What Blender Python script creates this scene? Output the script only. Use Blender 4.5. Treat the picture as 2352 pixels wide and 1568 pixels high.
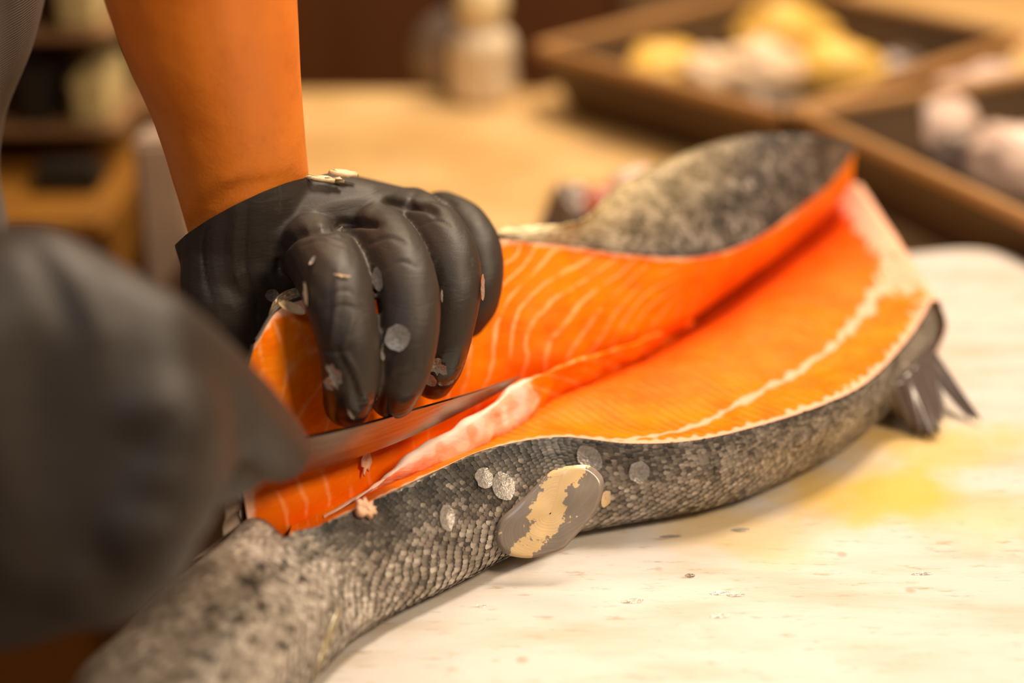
import bpy, bmesh, math, random
import numpy as np
from mathutils import Vector, Matrix, noise
from mathutils.bvhtree import BVHTree

random.seed(7); rng = np.random.default_rng(7)
for o in list(bpy.data.objects): bpy.data.objects.remove(o)
scene = bpy.context.scene
COL = scene.collection

# ------------------------------------------------------------------ camera
PITCH = math.radians(25.0); CAMH = 0.32; FPX = 3920.0
CAM = np.array([0.0, -CAMH / math.tan(PITCH), CAMH])
FW = np.array([0, math.cos(PITCH), -math.sin(PITCH)])
UP = np.array([0, math.sin(PITCH), math.cos(PITCH)])
RT = np.array([1.0, 0, 0])
cd = bpy.data.cameras.new('camera'); cam = bpy.data.objects.new('camera', cd); COL.objects.link(cam)
cam.location = CAM; cam.rotation_euler = (math.pi / 2 - PITCH, 0, 0)
cd.sensor_width = 36; cd.lens = FPX / 2352 * 36; cd.clip_start = 0.02; cd.clip_end = 30
cd.dof.use_dof = True; cd.dof.focus_distance = 0.583; cd.dof.aperture_fstop = 3.0
scene.camera = cam

# ------------------------------------------------------------------ light
w = bpy.data.worlds.new('world'); scene.world = w; w.use_nodes = True
w.node_tree.nodes['Background'].inputs[0].default_value = (1.0, 0.76, 0.52, 1)
w.node_tree.nodes['Background'].inputs[1].default_value = 0.13
def area(name, loc, target, size, energy, color):
    l = bpy.data.lights.new(name, 'AREA'); l.size = size; l.energy = energy; l.color = color
    o = bpy.data.objects.new(name, l); COL.objects.link(o); o.location = loc
    o.rotation_euler = (Vector(target) - Vector(loc)).to_track_quat('-Z', 'Y').to_euler()
    return o
area('ceiling_lamp_light', (0.42, 0.42, 1.38), (0.0, 0.0, 0.0), 0.36, 25, (1.0, 0.82, 0.63))
area('ceiling_lamp_light', (0.85, -0.75, 1.12), (-0.05, -0.1, 0.08), 0.36, 17, (1.0, 0.80, 0.57))
area('ceiling_lamp_light', (-0.55, -1.0, 1.15), (-0.15, -0.3, 0.05), 0.4, 3.4, (0.84, 0.90, 1.0))
area('ceiling_lamp_light', (0.2, 1.1, 1.4), (0.15, 0.5, 0.0), 0.6, 13, (1.0, 0.75, 0.46))
vs = scene.view_settings
vs.view_transform = 'Standard'; vs.look = 'None'; vs.gamma = 1; vs.use_curve_mapping = False; vs.exposure = 0.0

# ------------------------------------------------------------------ helpers
def ray(px, py): return FW + (px - 1176) / FPX * RT + (784 - py) / FPX * UP
def P(px, py, z):
    d = ray(px, py); return CAM + d * ((z - CAMH) / d[2])
def PD(px, py, dep): return CAM + ray(px, py) * dep
def proj(v):
    q = np.asarray(v) - CAM; dep = q @ FW
    return 1176 + FPX * (q @ RT) / dep, 784 - FPX * (q @ UP) / dep, dep

def cr(pts, n):
    """Catmull-Rom resample (axis 0) of an array of control points to n rows."""
    pts = np.asarray(pts, float); m = len(pts)
    ext = np.concatenate([[2 * pts[0] - pts[1]], pts, [2 * pts[-1] - pts[-2]]])
    t = np.linspace(0, m - 1, n); i = np.minimum(t.astype(int), m - 2); f = (t - i)
    f = f.reshape((-1,) + (1,) * (pts.ndim - 1))
    a, b, c, d = ext[i], ext[i + 1], ext[i + 2], ext[i + 3]
    return 0.5 * (2 * b + (c - a) * f + (2 * a - 5 * b + 4 * c - d) * f ** 2 + (3 * b - a - 3 * c + d) * f ** 3)
def loft(rails, nu, nv):
    R = np.stack([cr(r, nu) for r in rails], 0)          # rails x nu x 3
    return cr(R, nv).transpose(1, 0, 2)                   # nu x nv x 3
def grid_normals(G):
    du = np.gradient(G, axis=0); dv = np.gradient(G, axis=1)
    n = np.cross(du, dv); return n / (np.linalg.norm(n, axis=2, keepdims=True) + 1e-12)
def vnoise(v, s):
    return np.array([noise.noise(Vector(p) * s) for p in np.asarray(v).reshape(-1, 3)]).reshape(np.asarray(v).shape[:-1])

def link(name, me, mat=None, parent=None, smooth=True):
    o = bpy.data.objects.new(name, me); COL.objects.link(o)
    if mat: me.materials.append(mat)
    if parent: o.parent = parent
    if smooth: me.polygons.foreach_set('use_smooth', [True] * len(me.polygons))
    return o
def tag(o, label, cat, group=None):
    o['label'] = label; o['category'] = cat
    if group: o['group'] = group
    return o
def empty(name, loc=(0, 0, 0)):
    o = bpy.data.objects.new(name, None); COL.objects.link(o); o.location = loc; o.empty_display_size = .02
    return o
def part(o, parent):
    bpy.context.view_layer.update()
    o.parent = parent; o.matrix_parent_inverse = parent.matrix_world.inverted() if False else Matrix.Translation(-parent.location)
    return o
def attr(me, name, vals):
    a = me.attributes.new(name, 'FLOAT', 'POINT'); a.data.foreach_set('value', np.asarray(vals, float).ravel())
def grid_mesh(name, G, mat, parent=None, attrs=None, flip=False, closed_v=False):
    nu, nv = G.shape[:2]
    idx = np.arange(nu * nv).reshape(nu, nv); faces = []
    nvv = nv if closed_v else nv - 1
    for i in range(nu - 1):
        for j in range(nvv):
            k = (j + 1) % nv
            f = (idx[i, j], idx[i + 1, j], idx[i + 1, k], idx[i, k])
            faces.append(f[::-1] if flip else f)
    me = bpy.data.meshes.new(name); me.from_pydata(G.reshape(-1, 3).tolist(), [], faces)
    L = np.concatenate([[0], np.cumsum(np.linalg.norm(np.diff(G[:, nv // 2], axis=0), axis=1))])
    V = np.concatenate([np.zeros((nu, 1)), np.cumsum(np.linalg.norm(np.diff(G, axis=1), axis=2), axis=1)], 1)
    uv = np.stack([np.repeat(L[:, None], nv, 1), V], 2).reshape(-1, 2)
    lay = me.uv_layers.new(name='UVMap')
    li = np.zeros(len(me.loops), int); me.loops.foreach_get('vertex_index', li)
    lay.data.foreach_set('uv', uv[li].ravel())
    for k, v in (attrs or {}).items(): attr(me, k, v)
    o = link(name, me, mat)
    if parent: part(o, parent)
    return o

# ------------------------------------------------------------------ materials
class NT:
    def __init__(s, name):
        s.m = bpy.data.materials.new(name); s.m.use_nodes = True
        s.t = s.m.node_tree; s.b = s.t.nodes['Principled BSDF']
    def n(s, typ, **kw):
        nd = s.t.nodes.new(typ)
        for k, v in kw.items():
            if k.startswith('i_'): nd.inputs[k[2:].replace('_', ' ')].default_value = v
            else: setattr(nd, k, v)
        return nd
    def l(s, a, b): s.t.links.new(a, b)
    def val(s, v):
        return v
    def inp(s, sock, v):
        if hasattr(v, 'is_output') or isinstance(v, bpy.types.NodeSocket): s.l(v, sock)
        else: sock.default_value = v
    def math(s, op, a, b=0.0, c=None, clamp=False):
        nd = s.n('ShaderNodeMath', operation=op, use_clamp=clamp)
        s.inp(nd.inputs[0], a); s.inp(nd.inputs[1], b)
        if c is not None: s.inp(nd.inputs[2], c)
        return nd.outputs[0]
    def mix(s, f, a, b, blend='MIX'):
        nd = s.n('ShaderNodeMix', data_type='RGBA', blend_type=blend)
        s.inp(nd.inputs['Factor'], f)
        for k, v in ((6, a), (7, b)):
            if isinstance(v, tuple): v = v if len(v) == 4 else v + (1,)
            s.inp(nd.inputs[k], v)
        return nd.outputs[2]
    def attr(s, name): return s.n('ShaderNodeAttribute', attribute_name=name).outputs['Fac']
    def ramp(s, f, stops, interp='LINEAR'):
        nd = s.n('ShaderNodeValToRGB'); nd.color_ramp.interpolation = interp
        e = nd.color_ramp.elements
        while len(e) < len(stops): e.new(0.5)
        for x, (p, c) in zip(e, stops): x.position = p; x.color = c if len(c) == 4 else c + (1,)
        s.inp(nd.inputs[0], f); return nd.outputs[0]
    def smooth(s, x, lo, hi):
        nd = s.n('ShaderNodeMapRange', interpolation_type='SMOOTHSTEP')
        s.inp(nd.inputs[0], x); nd.inputs[1].default_value = lo; nd.inputs[2].default_value = hi
        return nd.outputs[0]
    def coord(s, kind='Object', scale=None):
        tc = s.n('ShaderNodeTexCoord').outputs[kind]
        if scale is None: return tc
        mp = s.n('ShaderNodeMapping'); mp.inputs['Scale'].default_value = scale; s.l(tc, mp.inputs[0]); return mp.outputs[0]
    def noise(s, scale, detail=3, rough=.55, vec=None, dist=0):
        nd = s.n('ShaderNodeTexNoise'); nd.inputs['Scale'].default_value = scale; nd.inputs['Detail'].default_value = detail
        nd.inputs['Roughness'].default_value = rough; nd.inputs['Distortion'].default_value = dist
        s.l(vec if vec is not None else s.coord(), nd.inputs['Vector']); return nd.outputs['Fac']
    def voro(s, scale, vec=None, feature='F1', out='Distance', rnd=1.0):
        nd = s.n('ShaderNodeTexVoronoi', feature=feature); nd.inputs['Scale'].default_value = scale; nd.inputs['Randomness'].default_value = rnd
        s.l(vec if vec is not None else s.coord(), nd.inputs['Vector']); return nd.outputs[out]
    def bump(s, h, strength=.3, dist=.001, normal=None):
        nd = s.n('ShaderNodeBump'); nd.inputs['Strength'].default_value = strength; nd.inputs['Distance'].default_value = dist
        s.l(h, nd.inputs['Height'])
        if normal is not None: s.l(normal, nd.inputs['Normal'])
        s.l(nd.outputs[0], s.b.inputs['Normal']); return nd.outputs[0]
    def set(s, **kw):
        for k, v in kw.items(): s.inp(s.b.inputs[k.replace('_', ' ')], v if not (isinstance(v, tuple) and len(v) == 3 and 'Radius' not in k) else v + (1,))
        return s
def simple(name, c, rough=.5, metal=0.0, var=.25, scale=30, bump=.15, bd=.001, **kw):
    n = NT(name); nz = n.noise(scale, 4)
    dark = tuple(x * (1 - var) for x in c); lite = tuple(min(1, x * (1 + var)) for x in c)
    n.set(Base_Color=n.mix(nz, dark, lite), Roughness=rough, Metallic=metal, **kw)
    if bump: n.bump(n.noise(scale * 4, 3), bump, bd)
    return n.m

M = {}
def mk_flesh():
    n = NT('salmon_flesh')
    ph, pale, sep, deep = n.attr('phase'), n.attr('pale'), n.attr('septa'), n.attr('deep')
    nz = n.noise(60, 4); nf = n.noise(420, 3)
    uvn = n.noise(1, 4, vec=n.coord('UV', (90, 420, 1)))
    p2 = n.math('ADD', ph, n.math('MULTIPLY', n.math('SUBTRACT', n.noise(170, 3), .5), .30))
    s_ = n.math('ABSOLUTE', n.math('SUBTRACT', n.math('FRACT', p2), .5))
    line = n.math('MULTIPLY', n.smooth(s_, .34, .50), sep)
    line = n.math('MULTIPLY', line, n.smooth(n.noise(95, 3), .34, .56))
    c = n.mix(n.smooth(nz, .3, .7), (.84, .148, .0006), (.90, .225, .0012))
    c = n.mix(n.math('MULTIPLY', n.smooth(uvn, .48, .75), .6), c, (.92, .27, .003))
    c = n.mix(n.math('MULTIPLY', deep, .95), c, (.76, .060, .001))  # blood red near the spine, with some crease shade painted into the colour
    c = n.mix(n.math('MULTIPLY', line, .9), c, (1.0, .56, .24))
    pn = n.math('ADD', n.math('MULTIPLY', n.math('SUBTRACT', n.noise(120, 4), .5), .8), n.math('MULTIPLY', n.math('SUBTRACT', n.voro(230), .4), .35))
    pm = n.smooth(n.math('ADD', pale, n.math('MULTIPLY', pn, n.smooth(pale, .05, .3))), .36, .66)
    c = n.mix(n.math('MULTIPLY', pm, .86), c, n.mix(n.smooth(pale, .75, 1.0), (.90, .53, .37), (.93, .76, .66)))
    n.set(Base_Color=c, Roughness=n.math('MULTIPLY_ADD', nf, .3, .30), Subsurface_Weight=.12, Subsurface_Scale=.004)
    n.b.inputs['Subsurface Radius'].default_value = (1.0, .30, .08)
    n.b.inputs['Specular IOR Level'].default_value = .10; n.b.inputs['Coat Weight'].default_value = .02; n.b.inputs['Coat Roughness'].default_value = .18
    h = n.math('ADD', n.math('MULTIPLY', line, .5), n.math('ADD', n.math('MULTIPLY', nf, .35), n.math('MULTIPLY', uvn, .45)))
    n.bump(h, .45, .0010); return n.m
M['flesh'] = mk_flesh()
def mk_skin():
    n = NT('salmon_skin')
    dk = n.attr('dark')
    vec = n.coord('UV', (1, 1.35, 1)); v = n.voro(430, vec, rnd=.75); cell = n.n('ShaderNodeSeparateColor')
    vc = n.voro(430, vec, out='Color', rnd=.75); n.l(vc, cell.inputs[0])
    base = n.mix(dk, (.50, .40, .31), (.17, .14, .11))
    base = n.mix(n.math('MULTIPLY', n.smooth(v, .35, .75), n.math('MULTIPLY_ADD', dk, .6, .3)), base, (.035, .028, .022))
    base = n.mix(n.math('MULTIPLY', cell.outputs[0], .35), base, (.62, .52, .42))
    sp = n.smooth(n.voro(70, n.coord('UV')), .30, .20)
    spm = n.math('MULTIPLY', sp, n.smooth(n.attr('spots'), .2, .8))
    base = n.mix(spm, base, (.02, .018, .016))
    base = n.mix(n.math('MULTIPLY', n.smooth(n.noise(45, 3), .50, .75), n.attr('spots')), base, (.36, .40, .36))
    base = n.mix(n.attr('gold'), base, n.mix(n.smooth(n.voro(620, vec), .2, .6), (.62, .47, .24), (.25, .18, .09)))
    n.set(Base_Color=base, Roughness=n.math('MULTIPLY_ADD', cell.outputs[1], .25, .26), Metallic=.25)
    n.bump(n.math('ADD', n.math('SUBTRACT', 1.0, v), n.math('MULTIPLY', n.noise(300), .3)), .5, .0008); return n.m
M['skin'] = mk_skin()
def mk_scales():
    n = NT('attached_scales')
    c = n.n('ShaderNodeAttribute', attribute_name='tone').outputs['Fac']
    nz = n.noise(900, 2)
    col = n.ramp(c, [(0, (.018, .015, .013)), (.35, (.085, .070, .058)), (.7, (.33, .275, .225)), (1, (.60, .53, .46))])
    col = n.mix(n.attr('gold'), col, n.mix(c, (.10, .065, .02), (.74, .55, .27)))
    n.set(Base_Color=col, Roughness=.40, Metallic=.12); n.bump(nz, .2, .0003); return n.m
M['scales'] = mk_scales()
def mk_glove():
    n = NT('black_nitrile_glove')
    fine = n.noise(1500, 2); mid = n.noise(35, 3); st = n.noise(1, 3, vec=n.coord('Object', (60, 60, 240)), dist=.6)
    wet = n.smooth(n.attr('wet'), .3, .8)
    smear = n.math('MULTIPLY', n.smooth(n.noise(1, 5, vec=n.coord('Object', (260, 160, 90))), .62, .75), .35)
    c = n.mix(mid, (.020, .0128, .0085), (.034, .0222, .0150))
    c = n.mix(smear, c, (.09, .072, .06)); c = n.mix(wet, c, (.006, .005, .005))
    r = n.math('MULTIPLY_ADD', mid, .14, .50)
    r = n.math('SUBTRACT', r, n.math('MULTIPLY', wet, .36))
    n.set(Base_Color=c, Roughness=r); n.b.inputs['Specular IOR Level'].default_value = .55
    n.bump(n.math('ADD', n.math('MULTIPLY', fine, .12), n.math('MULTIPLY', st, .6)), .35, .0012); return n.m
M['glove'] = mk_glove()
def mk_arm():
    n = NT('arm_skin')
    a, b, f = n.noise(38, 4), n.noise(90, 4), n.noise(900, 3)
    c = n.mix(a, (.72, .175, .013), (.90, .27, .028)); c = n.mix(n.math('MULTIPLY', n.smooth(b, .5, .75), .35), c, (.56, .125, .010))
    n.set(Base_Color=c, Roughness=.38, Subsurface_Weight=.12, Subsurface_Scale=.006)
    n.b.inputs['Subsurface Radius'].default_value = (1, .4, .15)
    n.bump(n.math('ADD', f, n.noise(260, 3)), .18, .0008); return n.m
M['arm'] = mk_arm()
def mk_shirt():
    n = NT('grey_knit'); wv = n.n('ShaderNodeTexWave'); wv.bands_direction = 'Z'; wv.inputs['Scale'].default_value = 330; wv.inputs['Distortion'].default_value = .4
    n.l(n.coord(), wv.inputs['Vector'])
    c = n.mix(n.noise(40, 4), (.13, .105, .09), (.19, .155, .135)); c = n.mix(n.math('MULTIPLY', wv.outputs['Fac'], .25), c, (.07, .052, .045))
    n.set(Base_Color=c, Roughness=.9); n.bump(n.math('ADD', wv.outputs['Fac'], n.noise(800, 3)), .3, .0006); return n.m
M['shirt'] = mk_shirt()
M['trousers'] = simple('dark_trousers', (.03, .028, .03), .9)
def mk_steel():
    n = NT('blade_steel'); st = n.noise(1, 3, vec=n.coord('UV', (40, 900, 1)))
    n.set(Base_Color=n.mix(st, (.22, .17, .14), (.40, .33, .28)), Metallic=1.0, Roughness=n.math('MULTIPLY_ADD', st, .15, .16)); n.bump(st, .12, .0004); return n.m
M['steel'] = mk_steel()
def mk_board():
    n = NT('white_cutting_board')
    st = n.noise(1, 5, vec=n.coord('Object', (14, 60, 1))); fine = n.noise(1, 4, vec=n.coord('Object', (70, 300, 1)), rough=.7)
    mot = n.noise(22, 5)
    c = n.mix(n.smooth(st, .42, .72), (.63, .58, .535), (.53, .45, .365))
    c = n.mix(n.math('MULTIPLY', n.smooth(mot, .54, .74), .7), c, (.66, .64, .62))
    c = n.mix(n.math('MULTIPLY', n.smooth(fine, .56, .72), .75), c, (.36, .25, .15))
    # yellow roe / oil stains
    for (px, py, r, k) in ((1990, 1120, .050, .95), (2150, 1020, .055, .7), (1700, 1230, .045, .5), (2280, 1180, .05, .45)):
        q = P(px, py, 0)
        d = n.n('ShaderNodeVectorMath', operation='DISTANCE')
        mp = n.n('ShaderNodeVectorMath', operation='MULTIPLY'); n.l(n.n('ShaderNodeNewGeometry').outputs['Position'], mp.inputs[0]); mp.inputs[1].default_value = (1, 1.5, 1)
        n.l(mp.outputs[0], d.inputs[0]); d.inputs[1].default_value = (q[0], q[1] * 1.5, 0)
        dd = n.math('ADD', d.outputs['Value'], n.math('MULTIPLY', n.math('SUBTRACT', n.noise(30, 5), .5), .07))
        c = n.mix(n.math('MULTIPLY', n.smooth(dd, r, r * .15), k), c, (.70, .43, .06))
    spk = n.math('MULTIPLY', n.smooth(n.voro(60), .16, .06), n.smooth(n.noise(14, 2), .52, .62))
    c = n.mix(n.math('MULTIPLY', spk, .6), c, (.33, .25, .17))
    n.set(Base_Color=c, Roughness=n.math('MULTIPLY_ADD', mot, .3, .22)); n.bump(n.math('ADD', fine, n.math('MULTIPLY', st, .6)), .12, .0008); return n.m
M['board'] = mk_board()
def mk_table():
    n = NT('worktable_top'); a = n.noise(9, 4); b = n.noise(16, 3)
    c = n.mix(n.smooth(a, .35, .65), (.52, .30, .10), (.70, .46, .20)); c = n.mix(n.math('MULTIPLY', n.smooth(b, .58, .72), .6), c, (.40, .25, .12))
    n.set(Base_Color=c, Roughness=.45); n.bump(n.noise(120), .1); return n.m
M['table'] = mk_table()
def mk_wood(name, c1, c2, sc=(3, 3, 30)):
    n = NT(name); g = n.noise(1, 5, vec=n.coord('Object', sc), dist=.4)
    n.set(Base_Color=n.mix(g, c1, c2), Roughness=.5); n.bump(g, .2, .001); return n.m
M['wood_orange'] = mk_wood('orange_brown_wood', (.22, .088, .009), (.32, .135, .015))
M['wood_door_lifted'] = mk_wood('shade_lifted_door_wood', (.46, .19, .03), (.62, .28, .05))  # orange wood lightened to make up for the shade on the cabinet front
M['wood_dark'] = mk_wood('dark_brown_panel', (.085, .022, .004), (.15, .045, .006), (12, 3, 2))
M['wood_mid'] = mk_wood('mid_brown_panel', (.20, .10, .04), (.29, .16, .075), (14, 3, 1.5))
M['tray'] = simple('brown_steel_tray', (.085, .045, .018), .5, .1, .3, 14)
M['rim'] = simple('tan_tray_rim', (.40, .20, .065), .5, .1, .2, 20)
M['greytray'] = simple('grey_tray_floor', (.30, .27, .24), .35, .5)
M['black'] = simple('black_plastic', (.012, .009, .006), .5)
M['olive'] = simple('olive_panel', (.16, .10, .035), .7)
M['sage'] = simple('pale_sage_carton', (.45, .36, .17), .7)
M['pale'] = simple('pale_steel_post', (.40, .29, .22), .45)
M['glassy'] = None
def mk_glass():
    n = NT('ribbed_clear_plastic'); n.set(Base_Color=(.80, .64, .44), Roughness=.15, Transmission_Weight=.12, IOR=1.45)
    n.bump(n.voro(60), .5, .004); return n.m
M['glassy'] = mk_glass()
M['cap'] = simple('cream_cap', (.85, .66, .38), .3)
M['lid'] = simple('grey_steel_lid', (.20, .15, .12), .45, .3)
def mk_fin(name, c1, c2, tr, foil=0):
    n = NT(name); st = n.noise(1, 4, vec=n.coord('UV', (60, 420, 1)))
    c = n.mix(st, c1, c2)
    if foil:
        f = n.smooth(n.math('ADD', n.math('MULTIPLY', n.noise(110, 4), 1.25), n.math('ADD', n.math('MULTIPLY', n.noise(500, 4), .40), n.math('MULTIPLY', n.attr('foil'), .32))), 1.02, 1.06)
        c = n.mix(f, c, (.86, .60, .30))
    n.set(Base_Color=c, Roughness=.30, Transmission_Weight=tr, Subsurface_Weight=.1, Subsurface_Scale=.003)
    n.b.inputs['Coat Weight'].default_value = .5; n.b.inputs['Coat Roughness'].default_value = .15
    n.bump(st, .35, .0006); return n.m
M['adipose'] = mk_fin('adipose_fin_flesh', (.22, .175, .14), (.36, .295, .24), .0, 1)
M['darkfin'] = mk_fin('dark_rayed_fin', (.045, .034, .030), (.15, .11, .095), 0)
M['palefin'] = mk_fin('pale_rayed_fin', (.40, .29, .22), (.66, .52, .42), .25)
M['olivefin'] = mk_fin('olive_fin_ray', (.22, .17, .07), (.36, .29, .15), 0)
def mk_lscale():
    n = NT('loose_scale'); r = n.noise(900, 3)
    n.set(Base_Color=n.mix(r, (.30, .26, .23), (.62, .57, .52)), Roughness=.22, Transmission_Weight=.2, Metallic=.3, Alpha=n.math('MULTIPLY_ADD', r, .5, .5)); n.bump(n.noise(1400, 3), .5, .0005); return n.m
M['lscale'] = mk_lscale()
M['beige'] = simple('dried_flake', (.80, .58, .34), .45, scale=400)
M['pinkbit'] = simple('pink_flesh_bit', (.95, .50, .32), .3, scale=300)
M['palemeat'] = simple('pale_fish_piece', (.86, .62, .40), .3, 0, .15, 25)
M['yellowmeat'] = simple('yellow_fish_piece', (.88, .52, .10), .3, 0, .15, 25)
M['pinkmeat'] = simple('pink_white_fish_piece', (.70, .50, .40), .3, 0, .3, 18)
M['greyfish'] = simple('grey_fish_skin', (.20, .15, .13), .3, .3, .4, 30)
M['redgill'] = simple('red_gill', (.42, .10, .05), .35)
M['tile'] = simple('terracotta_floor', (.28, .13, .04), .6, 0, .2, 4)
M['wallm'] = simple('brown_wall', (.13, .075, .04), .8, 0, .2, 2)

# ------------------------------------------------------------------ room shell
def box_bm(bm, lo, hi, bev=0.0):
    lo, hi = np.array(lo), np.array(hi)
    r = bmesh.ops.create_cube(bm, size=1.0)
    for v in r['verts']: v.co = Vector((lo + hi) / 2 + np.array(v.co) * (hi - lo))
    if bev:
        es = list({e for v in r['verts'] for e in v.link_edges})
        bmesh.ops.bevel(bm, geom=es, offset=bev, segments=2, affect='EDGES')
def box(name, lo, hi, mat, bev=.0, parent=None, rotz=None):
    bm = bmesh.new(); c = (np.array(lo) + np.array(hi)) / 2; base = np.array([c[0], c[1], lo[2]])
    box_bm(bm, np.array(lo) - base, np.array(hi) - base, bev)
    me = bpy.data.meshes.new(name); bm.to_mesh(me); bm.free()
    o = link(name, me, mat, smooth=False); o.location = base
    if rotz: o.rotation_euler.z = rotz
    if parent: part(o, parent)
    return o
def struct(o): o['kind'] = 'structure'; return o
struct(box('floor', (-3, -2.5, -.95), (3, 2.6, -.90), M['tile']))
struct(box('wall_back', (-3, 2.5, -.9), (3, 2.6, 1.9), M['wallm']))
struct(box('wall_left', (-3.1, -2.5, -.9), (-3, 2.6, 1.9), M['wallm']))

# ------------------------------------------------------------------ table + board
def poly_slab(name, pts, z0, z1, mat, bev=.003):
    bm = bmesh.new()
    vs = [bm.verts.new((p[0], p[1], z0)) for p in pts]; f = bm.faces.new(vs)
    if f.normal.z > 0 or True: bmesh.ops.recalc_face_normals(bm, faces=[f])
    r = bmesh.ops.extrude_face_region(bm, geom=[f])
    for g in r['geom']:
        if isinstance(g, bmesh.types.BMVert): g.co.z = z1
    bmesh.ops.recalc_face_normals(bm, faces=bm.faces)
    top = [e for e in bm.edges if all(abs(v.co.z - z1) < 1e-6 for v in e.verts)]
    if bev: bmesh.ops.bevel(bm, geom=top, offset=bev, segments=3, affect='EDGES')
    me = bpy.data.meshes.new(name); bm.to_mesh(me); bm.free()
    return link(name, me, mat, smooth=False)
def rounded(corners, r, n=8):
    out = []; c = [np.array(p, float) for p in corners]; m = len(c)
    for i in range(m):
        p, a, b = c[i], c[i - 1], c[(i + 1) % m]
        da = (a - p) / np.linalg.norm(a - p); db = (b - p) / np.linalg.norm(b - p)
        s, e = p + da * r, p + db * r
        for t in np.linspace(0, 1, n): out.append((1 - t) ** 2 * s + 2 * t * (1 - t) * p + t * t * e)
    return out
FL = P(450, 742, 0)[:2]; NL = P(640, 1640, 0)[:2]
dirv = (FL - NL) / np.linalg.norm(FL - NL); perp = np.array([dirv[1], -dirv[0]])
far_right = P(2330, 575, 0)[:2]
wd = (far_right - FL) @ perp
FR = FL + perp * wd; NLL = FL - dirv * .52
board = poly_slab('cutting_board', rounded([FL, FR, FR - dirv * .52, NLL], .035), -.024, 0, M['board'])
tag(board, 'large white plastic cutting board with yellow stains under the salmon', 'cutting board')
TB = P(470, 640, -.025)[:2]
tdir = dirv
tp = [TB + tdir * 0.40, TB + tdir * .40 + np.array([1.5, 0]), TB - tdir * .62 + np.array([1.5, -.1]), TB - tdir * .62]
ye = P(900, 207, -.025)[1]
k = (ye - TB[1]) / tdir[1]; tp[0] = TB + tdir * k; tp = [tp[0], np.array([.02, ye]), np.array([.30, .78]), np.array([1.3, .78])] + tp[2:]
tbl = empty('worktable', (float(TB[0] + .6), float(TB[1]) - .1, -.9))
part(poly_slab('tabletop', tp, -.065, -.0245, M['table']), tbl)
tpa = np.array(tp); tcn = tpa.mean(0)
for q in tpa:
    c = q + (tcn - q) * .08
    part(box('leg', (c[0] - .025, c[1] - .025, -.9), (c[0] + .025, c[1] + .025, -.065), M['pale'], .003), tbl)
tag(tbl, 'tan topped worktable that carries the white cutting board and trays', 'table')

# ------------------------------------------------------------------ salmon
salmon = empty('salmon', P(1300, 1050, 0).tolist())
tag(salmon, 'half filleted salmon with bright orange flesh and grey scaly skin on the board', 'fish')
N = 17
A = [(560, 1800), (650, 1650), (735, 1545), (805, 1470), (890, 1415), (1000, 1358), (1090, 1312), (1180, 1270), (1260, 1240), (1350, 1215),
     (1490, 1190), (1640, 1160), (1790, 1108), (1920, 1042), (2010, 970), (2090, 880), (2140, 795)]
R_ = [(400, 1760), (440, 1640), (505, 1515), (585, 1382), (658, 1242), (735, 1206), (850, 1152), (1000, 1082), (1120, 1031), (1280, 1003),
      (1450, 1018), (1600, 1010), (1750, 975), (1900, 925), (2000, 870), (2090, 772), (2140, 690)]
Rz = [.030, .032, .035, .037, .037, .037, .037, .0375, .0375, .036, .034, .034, .034, .034, .033, .033, .036]
rail_R = np.array([P(x, y, z) for (x, y), z in zip(R_, Rz)])
rail_L = np.array([P(x, y, .005) for (x, y) in A])                     # lowest visible skin
out = rail_L - rail_R; out[:, 2] = 0; out /= np.linalg.norm(out, axis=1, keepdims=True) + 1e-9
axis = np.gradient(rail_R, axis=0); axis[:, 2] = 0; axis /= np.linalg.norm(axis, axis=1, keepdims=True)
side = np.stack([axis[:, 1], -axis[:, 0], np.zeros(N)], 1)             # outward, toward the near side
rail_U = rail_L - side * .018; rail_U[:, 2] = .0004
rail_M = .5 * (rail_R + rail_L) + side * .0035; rail_M2 = .8 * rail_R + .2 * rail_L + side * .0022
NU = 320
near = loft([rail_U, rail_L, rail_M, rail_M2, rail_R], NU, 44)
nn = grid_normals(near)
near = near + nn * (vnoise(near, 22)[..., None] * .0012 + vnoise(near, 70)[..., None] * .0004) * np.linspace(1, 1, 44)[None, :, None]
near[..., 2] = np.maximum(near[..., 2], .0004)
us = np.linspace(0, N - 1, NU)                                          # station coordinate
vv = np.linspace(0, 1, 44)
U2, V2 = np.meshgrid(us, vv, indexing='ij')
dark = np.clip((V2 - .15) / .4, 0, 1) * np.clip(.45 + .55 * (1 - np.clip((U2 - 8) / 5, 0, 1)), 0, 1)
dark = dark * np.clip((U2 - 3) / 2, .35, 1)
dark = np.maximum(dark, np.clip((V2 - .93) / .05, 0, 1) * np.clip(U2 - 4.5, 0, 1))
spots = .5 * np.clip((5.2 - U2) / 2, 0, 1) * np.clip((V2 - .35) / .3, 0, 1)
zero = np.zeros_like(U2)
skin_near = grid_mesh('skin', near, M['skin'], salmon, dict(dark=dark, spots=spots, gold=zero))
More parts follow.
